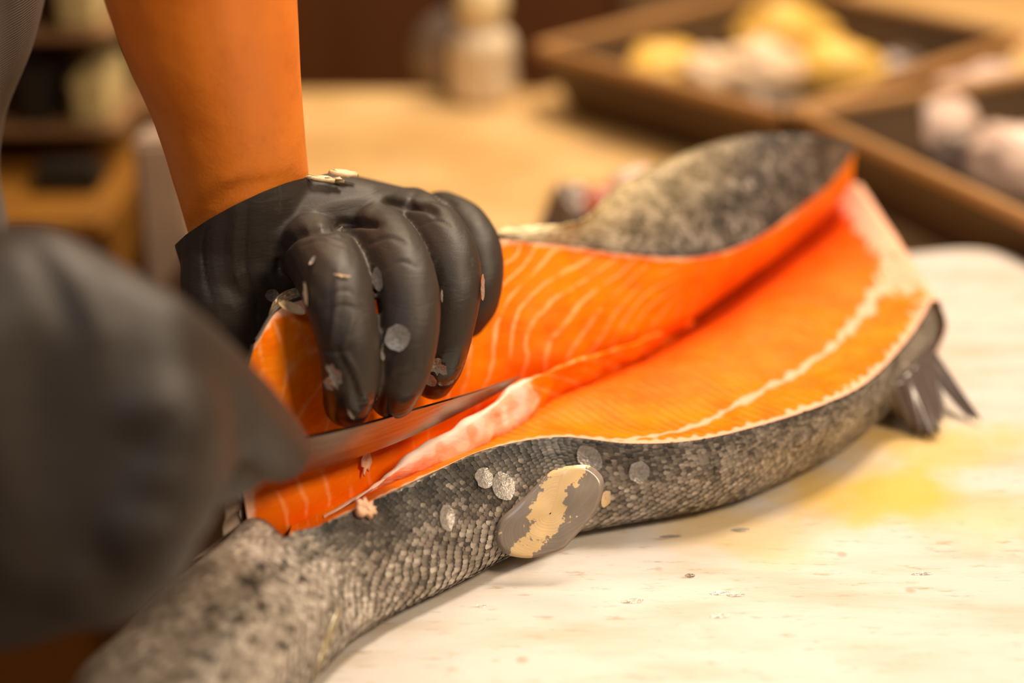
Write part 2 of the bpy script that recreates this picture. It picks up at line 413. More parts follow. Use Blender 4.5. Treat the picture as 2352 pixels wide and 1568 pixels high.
# tail stock: top skin from the ridge over to the far outline
F_ = [(120, 1760), (165, 1580), (270, 1482), (400, 1370), (546, 1248)]
ri = np.clip(np.linspace(0, 4, 5), 0, 4).astype(int)
rF = np.array([P(x, y, .022) for x, y in F_]); rR = rail_R[:5]
rFm = .45 * rF + .55 * rR; rFm[:, 2] = rR[:, 2] + np.array([.004, .004, .004, .004, .001])
rFm2 = .80 * rF + .20 * rR; rFm2[:, 2] = .033
rD = rF.copy(); rD[:, 2] = .008; rD += np.array([.004, -.002, 0]); rE = rD + np.array([.02, -.012, -.007])
topskin = loft([rR, rFm, rFm2, rF, rD, rE], 90, 50)
Ut, Vt = np.meshgrid(np.linspace(0, 4, 90), np.linspace(0, 1, 50), indexing='ij')
topskin = topskin + grid_normals(topskin) * vnoise(topskin, 30)[..., None] * .001
topskin[:, 0] = near[:90 * 4 // 4, -1][np.clip((np.linspace(0, 4, 90) / 16 * (NU - 1)).round().astype(int), 0, 89)]
d_t = np.clip(1 - abs(Vt - .2) * 2.2, 0, 1) * .8
tail_top = grid_mesh('tail_skin', topskin, M['skin'], salmon, dict(dark=d_t, spots=np.clip(1.4 - Vt * 2.2, 0, 1), gold=zero[:90, :1] + 0 * Vt))

# lower flesh: rim -> hidden foot of the ridge / crease
K_ = [None] * 4 + [(662, 1232), (748, 1194), (880, 1106), (1015, 1050), (1130, 1000), (1290, 890), (1422, 825), (1528, 765), (1638, 685), (1755, 597), (1843, 530), (1916, 474), (1960, 420)]
Kz = [0] * 4 + [.030, .029, .025, .022, .017, .012, .010, .010, .012, .016, .022, .031, .042]
st = list(range(4, 17))
rK = np.array([P(*K_[i], Kz[i]) for i in st]); rR2 = rail_R[4:]
m1 = .78 * rR2 + .22 * rK; m1[:, 2] = np.array([rR2[i][2] * .80 + rK[i][2] * .20 for i in range(13)]) - .0005
m2 = .45 * rR2 + .55 * rK
bul = np.array([0, 0, 0, .001, .003, .006, .007, .008, .008, .007, .005, .003, .0])
m2[:, 2] += bul
rKd = rK + np.array([0, .026, -.004]); rKd[:, 2] = np.maximum(rKd[:, 2], .002)
NF = 300
low = loft([rR2, m1, m2, rK, rKd], NF, 90)
Ul, Vl = np.meshgrid(np.linspace(4, 16, NF), np.linspace(0, 1, 90), indexing='ij')
vk = Vl / .75                                                             # 0 rim .. 1 crease
low = low + grid_normals(low) * (vnoise(low, 40)[..., None] * .0010 + vnoise(low, 150)[..., None] * .0003) * np.clip(Vl * 8, 0, 1)[..., None]
vw = np.interp(Ul, [9, 9.5, 10, 11, 12, 13, 14, 15, 16], [-.5, .02, .07, .20, .29, .35, .40, .46, .40])
vw = vw + .007 * np.sin(Ul * 15 + np.sin(Ul * 7)) * np.clip(Ul - 9, 0, 1)
ww = np.interp(Ul, [9, 10, 12, 12.7, 13.1, 14, 15, 15.5, 16], [.014, .024, .034, .034, .016, .036, .075, .15, .5]) * (1 + .40 * np.sin(Ul * 17 + 2 * np.sin(Ul * 5)))
band = np.exp(-((vk - vw) / ww) ** 2)
pale = np.maximum(band * .72, np.exp(-(vk / (np.interp(Ul, [4, 9, 12, 16], [.16, .085, .055, .10]) * (1 + .3 * np.sin(Ul * 31)))) ** 2) * .75)
pale = np.maximum(pale, np.clip((Ul - 14.7) / .8, 0, 1) * .80 * np.clip(.35 + 1.2 * abs(vk - .25), 0, 1))
deep = np.clip((vk - .38) / .5, 0, 1) * .95 * np.clip(Ul - 7.5, 0, 1)  # redder towards the crease: blood colour plus painted shade
lat = np.concatenate([np.zeros((1, 90)), np.cumsum(np.linalg.norm(np.diff(low, axis=0), axis=2), 0)], 0)
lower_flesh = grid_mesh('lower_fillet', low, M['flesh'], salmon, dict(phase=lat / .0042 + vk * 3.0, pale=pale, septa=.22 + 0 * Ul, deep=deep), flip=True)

# flap (upper fillet) : flesh face from the crease up to the cut edge, skin behind
C_ = [(575, 1238, .028), (690, 1213, .026), (862, 1112, .026), (1000, 1010, .027), (1150, 905, .030), (1290, 850, .033), (1420, 800, .032), (1525, 772, .028), (1640, 697, .028), (1762, 606, .030), (1848, 538, .034), (1918, 477, .041), (1955, 420, .050)]
T_ = [(585, 790, .086), (640, 712, .092), (740, 672, .091), (880, 600, .088), (1040, 560, .085), (1160, 549, .080), (1300, 560, .073), (1450, 583, .065), (1600, 590, .057), (1730, 552, .052), (1830, 482, .053), (1905, 422, .056), (1965, 340, .066)]
rC = np.array([P(*c) for c in C_]); rT = np.array([P(*c) for c in T_])
f1 = .66 * rC + .34 * rT; f2 = .33 * rC + .67 * rT
bow = np.array([.0, .001, .002, .003, .004, .005, .006, .006, .005, .004, .003, .002, .000])
f1[:, 1] -= bow; f2[:, 1] -= bow * .8
L0 = P(560, 1000, .062); f1[0] = P(556, 1090, .048); f2[0] = P(562, 900, .072)
rCd = rC + np.array([0, .024, -.010]); rCd[:5] = rC[:5] + np.array([0, .010, -.016]); rCd[:, 2] = np.maximum(rCd[:, 2], .003)
flap = loft([rCd, rC, f1, f2, rT], NF, 120)
Uf, Vf = np.meshgrid(np.linspace(0, 12, NF), np.linspace(0, 1, 120), indexing='ij')
fv = np.clip((Vf - .25) / .75, 0, 1)
wgt = (np.clip(fv * 6, 0, 1) * np.clip((1 - fv) * 12, 0, 1))[..., None]
laf = np.concatenate([np.zeros((1, 120)), np.cumsum(np.linalg.norm(np.diff(flap, axis=0), axis=2), 0)], 0)
lav = np.concatenate([np.zeros((NF, 1)), np.cumsum(np.linalg.norm(np.diff(flap, axis=1), axis=2), 1)], 1)
# chevron-shaped muscle flakes: flake lines swing backwards across the fillet
phase = laf / .0108 - (3.6 * fv ** 2.4 + 1.2 * fv) * np.clip((Uf - .8) / 1.8, .12, 1) + .85 * vnoise(flap, 26) + .40 * vnoise(flap, 60)
ridge_ = np.clip(abs((phase % 1) - .5) - .36, 0, 1) / .14
septa_ = np.maximum(np.clip(1 - abs(Uf - 4.5) / 4.4, .15, 1) * np.clip(fv * 3, .3, 1), .35 * np.clip(2.4 - Uf, 0, 1))
flap = flap + grid_normals(flap) * (vnoise(flap, 38)[..., None] * .0016 + vnoise(flap, 130)[..., None] * .0004 + .00045 * ridge_[..., None] * septa_[..., None]) * wgt
pale = np.exp(-((1 - fv) / .05) ** 2) * .75
pale = np.maximum(pale, np.exp(-((Uf - 0) / .25) ** 2) * (fv < .30) * .85)
septa = septa_
blood_shade_f = np.clip(1 - fv * 4, 0, 1) * .6 + np.clip((Uf - 7) / 3, 0, 1) * .35 * np.clip(1 - fv * 1.6, 0, 1)  # blood colour and painted shade at the foot of the flap
upper_flesh = grid_mesh('upper_fillet', flap, M['flesh'], salmon, dict(phase=phase, pale=pale, septa=septa, deep=np.clip(blood_shade_f, 0, 1)), flip=True)
# flap skin
D_ = [(1300, 545), (1400, 440), (1520, 382), (1640, 337), (1745, 312), (1842, 308), (1912, 318), (1962, 336)]
Dz = [.074, .080, .082, .083, .083, .081, .076, .068]
crest = [rT[i] + np.array([-.002, .012, -.002]) for i in range(6)]
crest[0] = rT[0] + np.array([.002, .012, -.006])
cr2 = cr(np.array([P(x, y, z) for (x, y), z in zip(D_, Dz)]), 7)
crest = np.array(crest[:6] + [cr2[0]] + [cr2[i] for i in (1, 2, 3, 4, 5)] + [cr2[6]])
crest[6] = .5 * (crest[5] + np.array(P(1420, 432, .080))) * 1.0 if False else P(1330, 520, .077)
mid = .5 * (rT + crest); mid[:, 2] += np.array([.001] * 6 + [.003, .004, .004, .004, .003, .002, .0])
back1 = crest + np.array([0, .022, -.018]); back1[:6] = crest[:6] + np.array([0, .012, -.025])
back1[0] = crest[0] + np.array([.002, .010, -.02])
back2 = back1.copy(); back2[:, 1] += .012; back2[:, 2] = np.maximum(.002, back2[:, 2] - .05)
back2[:6, 1] -= .008
back3 = back2 + np.array([0, -.008, 0]); back3[:, 2] = .001
fsk = loft([rT, mid, crest, back1, back2, back3], 260, 80)
Us, Vs = np.meshgrid(np.linspace(0, 12, 260), np.linspace(0, 1, 80), indexing='ij')
fsk[1:-1] = (fsk + grid_normals(fsk) * vnoise(fsk, 28)[..., None] * .0012 * np.clip(Vs * 10, 0, 1)[..., None])[1:-1]
goldm = np.clip((8.2 - Us) / 2.6 + (Vs - .2) * 1.6, 0, 1) * .85
flap_skin = grid_mesh('upper_skin', fsk, M['skin'], salmon, dict(dark=np.clip(1.1 - Vs * 1.6 + (Us - 9) * .12, 0, 1), spots=.25 + 0 * Us, gold=goldm))
# end cap of the tail end of the flap (skin wrapped round the cut end)
capA = np.array([P(560, 1236, .026), f1[0], f2[0], rT[0]])
capB = capA + np.array([[.004, .012, 0], [.003, .014, 0], [.002, .013, 0], [.002, .012, -.006]])
capM = .5 * (capA + capB) + np.array([-.003, 0, 0])
grid_mesh('cut_end', loft([capA, capM, capB], 40, 12), M['skin'], salmon, dict(dark=np.ones((40, 12)), spots=np.zeros((40, 12)), gold=np.zeros((40, 12))))
# thin dark skin line along the cut edges
def tube(name, pts, rad, mat, parent=None, n=8, seg=None, attrs=None):
    pts = np.asarray(pts, float)
    if seg: pts = cr(pts, seg)
    rad = np.broadcast_to(np.interp(np.linspace(0, 1, len(pts)), np.linspace(0, 1, np.size(rad)), np.atleast_1d(rad)), (len(pts),))
    t = np.gradient(pts, axis=0); t /= np.linalg.norm(t, axis=1, keepdims=True) + 1e-12
    ref = np.array([0, 0, 1.0]) if abs(t[:, 2]).mean() < .8 else np.array([0, 1.0, 0])
    a = np.cross(t, ref); a /= np.linalg.norm(a, axis=1, keepdims=True); b = np.cross(t, a)
    th = np.linspace(0, 2 * np.pi, n, endpoint=False)
    G = pts[:, None] + rad[:, None, None] * (np.cos(th)[None, :, None] * a[:, None] + np.sin(th)[None, :, None] * b[:, None])
    at = {k: np.full(G.shape[:2], v) for k, v in (attrs or {}).items()}
    return grid_mesh(name, G, mat, parent, at, closed_v=True)
darkline = simple('dark_skin_edge', (.05, .038, .032), .35, scale=300)
e = cr(rT, 200); e += np.stack([vnoise(e, 200) * .0005] * 3, 1)
tube('skin_edge', e + np.array([0, .0012, .0004]), np.array([.0005, .0008, .0006, .0008, .0008, .0006, .0004]), darkline, salmon)
e2 = cr(rail_R[4:], 220) + side[4:].mean(0) * .0010; e2[:, 2] += .0004 + .0002 * vnoise(e2, 160)
# far-right cut end (collar): rounded pale wall outside the last station
endA = np.concatenate([near[-1, ::-1][:0], low[-1, :68][::6]]); 
endA = cr(endA, 12)
o1 = np.array([.0035, .0015, .0]); n12 = len(endA)
endB = endA + np.array([.005, .002, -.004]); endC = endB + np.array([.004, .004, -.012]); endC[:, 2] = np.maximum(endC[:, 2], .006)
endD = endC + np.array([-.004, .004, 0]); endD[:, 2] = .001
Ge = loft([endA, endA * .5 + endB * .5 + np.array([.001, .0005, .001]), endB, endC, endD], 60, 30)
Ue, Ve = np.meshgrid(np.linspace(0, 1, 60), np.linspace(0, 1, 30), indexing='ij')
grid_mesh('collar_edge', Ge, M['flesh'], salmon, dict(phase=Ue * 5, pale=np.clip(.74 - Ve * .3, 0, 1), septa=0 * Ue, deep=0 * Ue))
endN = near[-1]; capn = np.stack([endN, endN * .6 + endN.mean(0) * .4 + np.array([.004, .003, 0]), endN * .15 + endN.mean(0) * .85 + np.array([.004, .004, 0])], 0)
grid_mesh('end_skin', cr(capn, 10), M['skin'], salmon, dict(dark=np.ones((10, 44)), spots=np.zeros((10, 44)), gold=np.zeros((10, 44))), flip=True)

# ridge of backbone flesh with white fat between crease and lower fillet
lip = [(745, 1190, .030), (860, 1117, .034), (990, 1022, .039), (1110, 950, .042), (1195, 882, .044), (1300, 838, .042), (1400, 806, .038), (1490, 775, .033), (1575, 738, .027)]
bot = [(755, 1196, .026), (890, 1122, .026), (1030, 1070, .028), (1140, 1012, .029), (1245, 942, .029), (1345, 876, .029), (1435, 834, .027), (1515, 790, .025), (1590, 742, .024)]
rl, rb_ = np.array([P(*q) for q in lip]), np.array([P(*q) for q in bot])
rm_ = .5 * (rl + rb_) + np.array([0, -.0015, .002]); rk1 = rl + np.array([-.001, .004, -.002]); rk2 = rl + np.array([-.002, .007, -.016])
ru_ = rb_ + np.array([0, .016, -.010]); ru_[:2] = rb_[:2] + np.array([0, .004, -.004])
G = loft([ru_, rb_, rm_, rl, rk1, rk2], 220, 72)
ur, vr = np.meshgrid(np.linspace(0, 1, 220), np.linspace(-.25, 1, 72), indexing='ij')
G = G + grid_normals(G) * ((vnoise(G, 50) * .0020 + vnoise(G, 140) * .0010) * np.clip(ur * 8, 0, 1))[..., None]
fat = np.clip((.56 - ur) / .10, 0, 1) * (.72 + .55 * vnoise(G, 75) + .35 * vnoise(G, 190)) * np.clip(vr * 7, .5, 1) + .38 * np.exp(-((vr - .52) / .05) ** 2)  # fat on the tail side, plus a highlight line painted along the lip
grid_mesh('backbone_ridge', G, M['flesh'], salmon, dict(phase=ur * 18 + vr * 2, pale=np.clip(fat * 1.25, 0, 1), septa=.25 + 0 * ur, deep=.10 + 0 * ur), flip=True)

# attached scales (uncountable): one part per skin sheet
def scale_sheet(name, G, su, sv, L, W, tone, mask, seed, gold=lambda u, v: 0):
    r = np.random.default_rng(seed); nu, nv = G.shape[:2]; nrm = grid_normals(G)
    lu = np.concatenate([[0], np.cumsum(np.linalg.norm(np.diff(G[:, nv // 2], axis=0), axis=1))])
    lv = np.linalg.norm(np.diff(G, axis=1), axis=2).sum(1)
    V, F, T, GO = [], [], [], []
    nrow = int(lu[-1] / su); NC = max(4, int(round(lv.mean() / sv)))
    shp = np.array([(-.5, -.36), (-.5, .36), (.1, .5), (.42, .30), (.55, 0), (.42, -.30), (.1, -.5)])
    hgt = np.array([-.05, -.05, .10, .22, .27, .22, .10])
    for i in range(nrow):
        fi0 = np.interp((i + .5) * su, lu, np.arange(nu)); i0 = min(int(fi0), nu - 2)
        nc = NC; Wl = W * np.clip(lv[i0] / NC / sv, .7, 1.35)
        for j in range(nc):
            fj = ((j + .5 * (i % 2) + .3 + r.uniform(-.13, .13)) / nc) * (nv - 1)
            if fj > nv - 2.6 and not (seed == 3 and fi0 < nu * .28 and fj < nv - 1.05): continue
            fi = float(np.clip(fi0 + r.normal(0, .12) * su / lu[-1] * nu, 0, nu - 1.01)); i0 = min(int(fi), nu - 2)
            uf, vf = fi / (nu - 1), fj / (nv - 1)
            if not mask(uf, vf): continue
            j0 = int(fj); a, b = fi - i0, fj - j0
            p = (G[i0, j0] * (1 - a) + G[i0 + 1, j0] * a) * (1 - b) + (G[i0, j0 + 1] * (1 - a) + G[i0 + 1, j0 + 1] * a) * b
            du = G[i0, j0] - G[i0 + 1, j0]; du /= np.linalg.norm(du) + 1e-9      # free edge toward the tail
            n_ = nrm[i0, j0]; dv = np.cross(n_, du)
            s = r.uniform(.85, 1.15); ang = r.normal(0, .12); ca, sa = math.cos(ang), math.sin(ang)
            d1 = ca * du + sa * dv; d2 = -sa * du + ca * dv
            base = len(V); tn = float(np.clip(tone(uf, vf, p) + r.normal(0, .11), 0, 1))
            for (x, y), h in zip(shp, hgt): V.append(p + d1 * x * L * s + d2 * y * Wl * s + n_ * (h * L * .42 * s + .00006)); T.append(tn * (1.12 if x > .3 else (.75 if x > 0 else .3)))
            GO += [float(np.clip(gold(uf, vf), 0, 1))] * 8
            V.append(p + n_ * .14 * L); T.append(min(1, tn))
            for q in range(7): F.append((base + q, base + (q + 1) % 7, base + 7))
    me = bpy.data.meshes.new(name); me.from_pydata([tuple(x) for x in V], [], F); attr(me, 'tone', T); attr(me, 'gold', GO)
    o = link(name, me, M['scales'], smooth=True); part(o, salmon); o['kind'] = 'stuff'; return o
def tone_near(u, v, p):
    s = u * 16
    d = .50 + .20 * noise.noise(Vector(p) * 90) + np.interp(v, [0, .3, .6, .9, 1], [.22, .16, -.05, -.22, -.35]) * (np.interp(s, [3.6, 5.2], [.0, 1.0]) if s < 9.5 else .65) + .14 * np.interp(s, [3.6, 5.2], [1, 0])
    if s < 6: d -= .7 * spotval(p)
    d -= .16 * np.clip((v - .45) * 4, 0, 1) * np.clip((s - 4.5), 0, 1) * np.clip((11 - s) / 1.5, 0, 1)
    return d + .10 * noise.noise(Vector(p) * 230) + np.interp(s, [4, 8, 10, 13], [.06, -.04, .04, .06])
SPOTS = np.array([(601, 1302), (650, 1301), (583, 1345), (606, 1390), (498, 1395), (551, 1422), (485, 1436), (583, 1468), (650, 1480), (478, 1509), (560, 1330), (690, 1330), (430, 1545), (520, 1545)], float)
def spotval(p):
    x, y, _ = proj(p); return float(np.exp(-(((SPOTS[:, 0] - x) / 11) ** 2 + ((SPOTS[:, 1] - y) / 8) ** 2)).max())
def tone_tail(u, v, p):
    return .66 + .08 * noise.noise(Vector(p) * 60) + .12 * noise.noise(Vector(p) * 160) + .45 * np.clip((v - .35) * 2.5, 0, 1) - .7 * spotval(p)
sn = near if (np.cross(near[1, 0] - near[0, 0], near[0, 1] - near[0, 0])) is not None else near
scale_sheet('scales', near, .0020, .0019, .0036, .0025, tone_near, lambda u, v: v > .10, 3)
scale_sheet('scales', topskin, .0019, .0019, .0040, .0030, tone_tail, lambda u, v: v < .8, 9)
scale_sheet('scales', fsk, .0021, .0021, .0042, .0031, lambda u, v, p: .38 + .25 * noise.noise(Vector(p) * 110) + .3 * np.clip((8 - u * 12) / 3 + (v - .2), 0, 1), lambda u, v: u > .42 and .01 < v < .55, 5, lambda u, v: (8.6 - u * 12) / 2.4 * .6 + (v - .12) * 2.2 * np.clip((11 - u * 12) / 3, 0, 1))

# ---- fins
def leaf(name, outline, zf, thick, mat, parent, attrs=None, rings=10, seg=72):
    pts = np.array([P(x, y, zf(x, y)) for x, y in outline]); c = pts.mean(0)
    cl = np.concatenate([pts, pts[:1]]); cl = cr(cl, seg + 1)[:-1]
    n_ = np.linalg.svd(pts - c)[2][2]; n_ *= np.sign(n_ @ (CAM - c))
    rows = []
    for s, sg in [(x, 1) for x in np.linspace(.02, 1, rings)] + [(x, -1) for x in np.linspace(1, .02, rings)[1:]]:
        rows.append(c + (cl - c) * s + n_ * (sg * thick * math.sqrt(max(0, 1 - s ** 2.5)) + .0))
    G = np.array(rows); G = G + n_ * vnoise(G, 120)[..., None] * .0009
    at = {k: f(G) for k, f in (attrs or {}).items()}
    return grid_mesh(name, G, mat, parent, at, closed_v=True)
ad = [(1300, 1070), (1350, 1068), (1382, 1092), (1386, 1125), (1372, 1168), (1345, 1205), (1315, 1238), (1290, 1262), (1240, 1277), (1205, 1281), (1162, 1272), (1140, 1246), (1138, 1218), (1152, 1188), (1195, 1150), (1240, 1105), (1268, 1080)]
leaf('adipose_fin', ad, lambda x, y: np.interp(y, [1068, 1280], [.036, .009]), .0008, M['adipose'], salmon,
     dict(foil=lambda G: np.clip(1.25 - abs((proj(G.reshape(-1, 3))[0].reshape(G.shape[:2]) - 1245 + .55 * (proj(G.reshape(-1, 3))[1].reshape(G.shape[:2]) - 1190))) / 55, 0, 1)))
def fan(name, base, tip, mat, parent, rays=9, thick=.0006, corr=.0007, tipj=.0):
    nb, nt = cr(np.array(base), rays * 8 + 1), cr(np.array(tip), rays * 8 + 1)
    k = 14; G = np.array([nb * (1 - s) + nt * s for s in np.linspace(0, 1, k)])
    n_ = grid_normals(G); w_ = np.cos(np.linspace(0, rays * 2 * np.pi, rays * 8 + 1))
    lng = (nt - nb); G = G + lng[None] * (np.linspace(0, 1, k) ** 3)[:, None, None] * (w_ * tipj)[None, :, None]
    G = G + n_ * (w_ * corr)[None, :, None] * np.linspace(1, .4, k)[:, None, None]
    o = grid_mesh(name, G, mat, parent); md = o.modifiers.new('s', 'SOLIDIFY'); md.thickness = thick; return o
fan('dorsal_fin', [P(2020, 912, .018), P(2060, 880, .022), P(2100, 840, .022), P(2138, 790, .020)],
    [P(2050, 955, .002), P(2095, 985, .003), P(2150, 990, .004), P(2168, 925, .008)], M['darkfin'], salmon, 7, tipj=.06)
fan('dorsal_fin_spine', [P(2118, 838, .016), P(2150, 812, .018)], [P(2222, 958, .002), P(2252, 962, .003)], M['darkfin'], salmon, 2, tipj=.03)
fan('anal_fin', [P(556, 1200, .030), P(553, 1235, .026), P(540, 1262, .022)], [P(452, 1280, .022), P(462, 1302, .020), P(500, 1292, .019)], M['palefin'], salmon, 4, tipj=.12)
fan('anal_fin_fold', [P(552, 1120, .044), P(554, 1200, .032)], [P(522, 1150, .042), P(512, 1232, .031)], M['palefin'], salmon, 2)
# caudal fin (runs out of the picture at the bottom left) with its outer ray
fan('tail_fin', [P(130, 1640, .02), P(300, 1690, .032), P(480, 1700, .032), P(640, 1660, .008)], [P(-350, 2000, .01), P(-60, 2250, .03), P(300, 2350, .03), P(640, 2150, .006)], M['palefin'], salmon, 16, tipj=.02)

# ------------------------------------------------------------------ hull-union bodies
def sph(c, r, n=10):
    out = []
    for i in range(1, n):
        ph = math.pi * i / n
        for j in range(2 * n):
            t_ = math.pi * j / n; out.append((c[0] + r * math.sin(ph) * math.cos(t_), c[1] + r * math.sin(ph) * math.sin(t_), c[2] + r * math.cos(ph)))
    return out + [(c[0], c[1], c[2] + r), (c[0], c[1], c[2] - r)]
def hull_add(bm, pts):
    vs = [bm.verts.new(p) for p in pts]
    r = bmesh.ops.convex_hull(bm, input=vs, use_existing_faces=False)
    dead = [g for g in r['geom_interior'] if isinstance(g, bmesh.types.BMVert)]
    bmesh.ops.delete(bm, geom=[v for v in dead if v.is_valid], context='VERTS')
def chain(bm, cs):
    """cs: list of (xyz, r); resampled by spline so that joints bend smoothly"""
    c = np.array([list(p) + [r] for p, r in cs]); c = cr(c, (len(cs) - 1) * 4 + 1) if len(cs) > 2 else c
    for a, b in zip(c[:-1], c[1:]): hull_add(bm, sph(a[:3], a[3], 8) + sph(b[:3], b[3], 8))
def union(name, bm, voxel, smooth, mat, strokes=()):
    me = bpy.data.meshes.new(name + '_raw'); bm.to_mesh(me); bm.free()
    o = bpy.data.objects.new(name + '_raw', me); COL.objects.link(o)
    m = o.modifiers.new('r', 'REMESH'); m.mode = 'VOXEL'; m.voxel_size = voxel
    s = o.modifiers.new('s', 'SMOOTH'); s.factor = .5; s.iterations = smooth
    dg = bpy.context.evaluated_depsgraph_get(); me2 = bpy.data.meshes.new_from_object(o.evaluated_get(dg)); me2.name = name
    bpy.data.objects.remove(o); bpy.data.meshes.remove(me)
    return me2
def verts_of(me):
    v = np.zeros(len(me.vertices) * 3); me.vertices.foreach_get('co', v); v = v.reshape(-1, 3)
    n_ = np.zeros(len(me.vertices) * 3); me.vertex_normals.foreach_get('vector', n_); return v, n_.reshape(-1, 3)
def strokes(me, lst):
    """press folds into a surface along polylines: (pixel points, width m, height m)"""
    v, n_ = verts_of(me); px, py, dep = proj(v); Q = np.stack([px, py], 1)
    facing = ((CAM - v) * n_).sum(1) > 0; disp = np.zeros(len(v))
    for pts, wm, h in lst:
        c = cr(np.array(pts, float), len(pts) * 8) if len(pts) > 2 else np.array(pts, float)
        best = np.full(len(v), 1e9)
        tt = np.zeros(len(v)); m = len(c) - 1
        for i in range(m):
            a, b = c[i], c[i + 1]; ab = b - a; t_ = np.clip(((Q - a) @ ab) / (ab @ ab + 1e-9), 0, 1)
            d = np.linalg.norm(Q - a - t_[:, None] * ab, axis=1); k = d < best; best[k] = d[k]; tt[k] = (i + t_[k]) / m
        wpx = wm * FPX / dep
        disp += np.where(facing, h * np.exp(-(best / wpx) ** 2) * np.sin(np.pi * np.clip(tt * .9 + .05, 0, 1)) ** .5, 0)
    v = v + n_ * disp[:, None]; me.vertices.foreach_set('co', v.ravel()); me.update()

person = empty('person', (-.5, -.15, -.9))
tag(person, 'person in grey shirt and black gloves cutting the salmon with a knife', 'person')

# holding hand (in focus)
bm = bmesh.new()
D = lambda x, y, d, r: (PD(x, y, d), r)
fingers = [
    [D(705, 560, .600, .0130), D(738, 592, .578, .0126), D(768, 652, .560, .0120), D(788, 728, .553, .0110), D(803, 815, .552, .0100), D(806, 875, .556, .0095), D(800, 924, .562, .0085)],
    [D(845, 535, .606, .0126), D(888, 566, .586, .0118), D(924, 628, .571, .0112), D(940, 705, .564, .0106), D(935, 800, .562, .0099), D(918, 862, .567, .0094), D(903, 906, .573, .0085)],
    [D(945, 505, .626, .0122), D(990, 528, .608, .0113), D(1030, 588, .594, .0106), D(1042, 664, .588, .0098), D(1030, 755, .588, .0090), D(1012, 830, .592, .0084), D(996, 872, .598, .0072)],
    [D(1015, 505, .648, .0112), D(1060, 522, .636, .0102), D(1093, 566, .626, .0094), D(1104, 626, .621, .0086), D(1097, 690, .621, .0080), D(1075, 735, .626, .0068)],
]
for f in fingers: chain(bm, f)
wr = [D(562, 545, .604, .0250), D(600, 520, .606, .0250), D(563, 420, .597, .0249)]
backhand = [D(698, 525, .598, .0142), D(828, 503, .605, .0137), D(850, 480, .635, .0110), D(935, 510, .622, .0122), D(1010, 522, .642, .0108), D(690, 478, .635, .0125)]
def H(*ss): hull_add(bm, [p for c, r in ss for p in sph(c, r, 8)])
H(*wr); H(wr[0], wr[1], backhand[0], backhand[5]); H(wr[1], backhand[0], backhand[1], backhand[2], backhand[5])
H(backhand[0], backhand[1], D(720, 545, .600, .0125)); H(backhand[1], backhand[2], backhand[3]); H(backhand[2], backhand[3], backhand[4]); H(wr[0], wr[1], backhand[4], D(860, 560, .650, .012))
# thumb side
chain(bm, [D(560, 575, .602, .0220), D(515, 640, .598, .0155), D(520, 715, .598, .0145), D(565, 800, .604, .0120), D(625, 850, .606, .0105), D(680, 870, .606, .0085)])
H(D(560, 575, .602, .022), D(640, 620, .600, .014), D(515, 640, .598, .0155), D(600, 700, .606, .013))
H(D(515, 640, .598, .0155), D(600, 700, .606, .013), D(520, 715, .598, .0145), D(565, 800, .604, .012))
gme_cut = (PD(424, 562, .604), PD(556, 462, .574), PD(720, 417, .602))
gme = union('glove', bm, .0010, 5, M['glove'])
cp = np.cross(gme_cut[1] - gme_cut[0], gme_cut[2] - gme_cut[0]); cp /= np.linalg.norm(cp); cp *= np.sign(cp[2])
bmc = bmesh.new(); bmc.from_mesh(gme)
bmesh.ops.bisect_plane(bmc, geom=list(bmc.verts) + list(bmc.edges) + list(bmc.faces), plane_co=tuple(gme_cut[0]), plane_no=tuple(cp), clear_outer=True)
bmc.to_mesh(gme); bmc.free()
S = strokes
S(gme, [
    ([(640, 622), (648, 570), (690, 535), (770, 522), (800, 535)], .0013, -.0022),
    ([(755, 508), (800, 512), (850, 512), (868, 516)], .0014, -.0026),
    ([(890, 462), (930, 470), (985, 478), (1000, 490)], .0013, -.0024),
    ([(965, 455), (1000, 455), (1040, 470)], .0012, -.0014),
    ([(700, 548), (740, 535), (790, 548)], .0007, -.0007), ([(690, 565), (735, 552), (790, 565)], .0006, -.0005),
    ([(850, 560), (890, 545), (930, 556)], .0007, -.0008), ([(960, 520), (1000, 505), (1035, 520)], .0006, -.0006),
    ([(735, 690), (770, 672), (800, 668), (835, 690)], .0006, -.0006), ([(745, 720), (790, 700), (840, 720)], .0006, -.0005),
    ([(775, 620), (772, 690), (765, 760), (755, 800)], .0008, .0007), ([(786, 800), (800, 760), (812, 730)], .0007, .0006),
    ([(790, 810), (815, 850), (835, 900), (845, 930)], .0008, .0010), ([(772, 800), (805, 868), (825, 940)], .0006, -.0008),
    ([(740, 800), (770, 808), (800, 800)], .0007, -.0008),
    ([(905, 860), (940, 850), (970, 862)], .0008, -.0006), ([(885, 620), (920, 600), (960, 615)], .0006, -.0004),
] + [([(480 + 22 * i, 500 - 8 * i), (466 + 24 * i, 560), (470 + 24 * i, 630), (490 + 26 * i, 700)], .0006 + .00015 * (i % 3), (-.0007, .0003, -.0003, .0006, -.0008, .0002, -.0005)[i]) for i in range(7)]
  + [([(640, 545), (700, 500), (760, 470), (850, 455)], .0020, .0008), ([(820, 500), (860, 470), (900, 450)], .0014, .0008)])
v, _ = verts_of(gme); px, py, dep = proj(v)
wet = np.clip((py - (870 - .0 * px)) / 60, 0, 1) * (px > 730) + np.clip((px - 985) / 40, 0, 1) * np.clip((py - 760) / 60, 0, 1) * .8
attr(gme, 'wet', np.clip(wet, 0, 1))
glove1 = link('glove', gme, M['glove']); part(glove1, person); glove1['label'] = 'thin black glove gripping the lifted fillet'

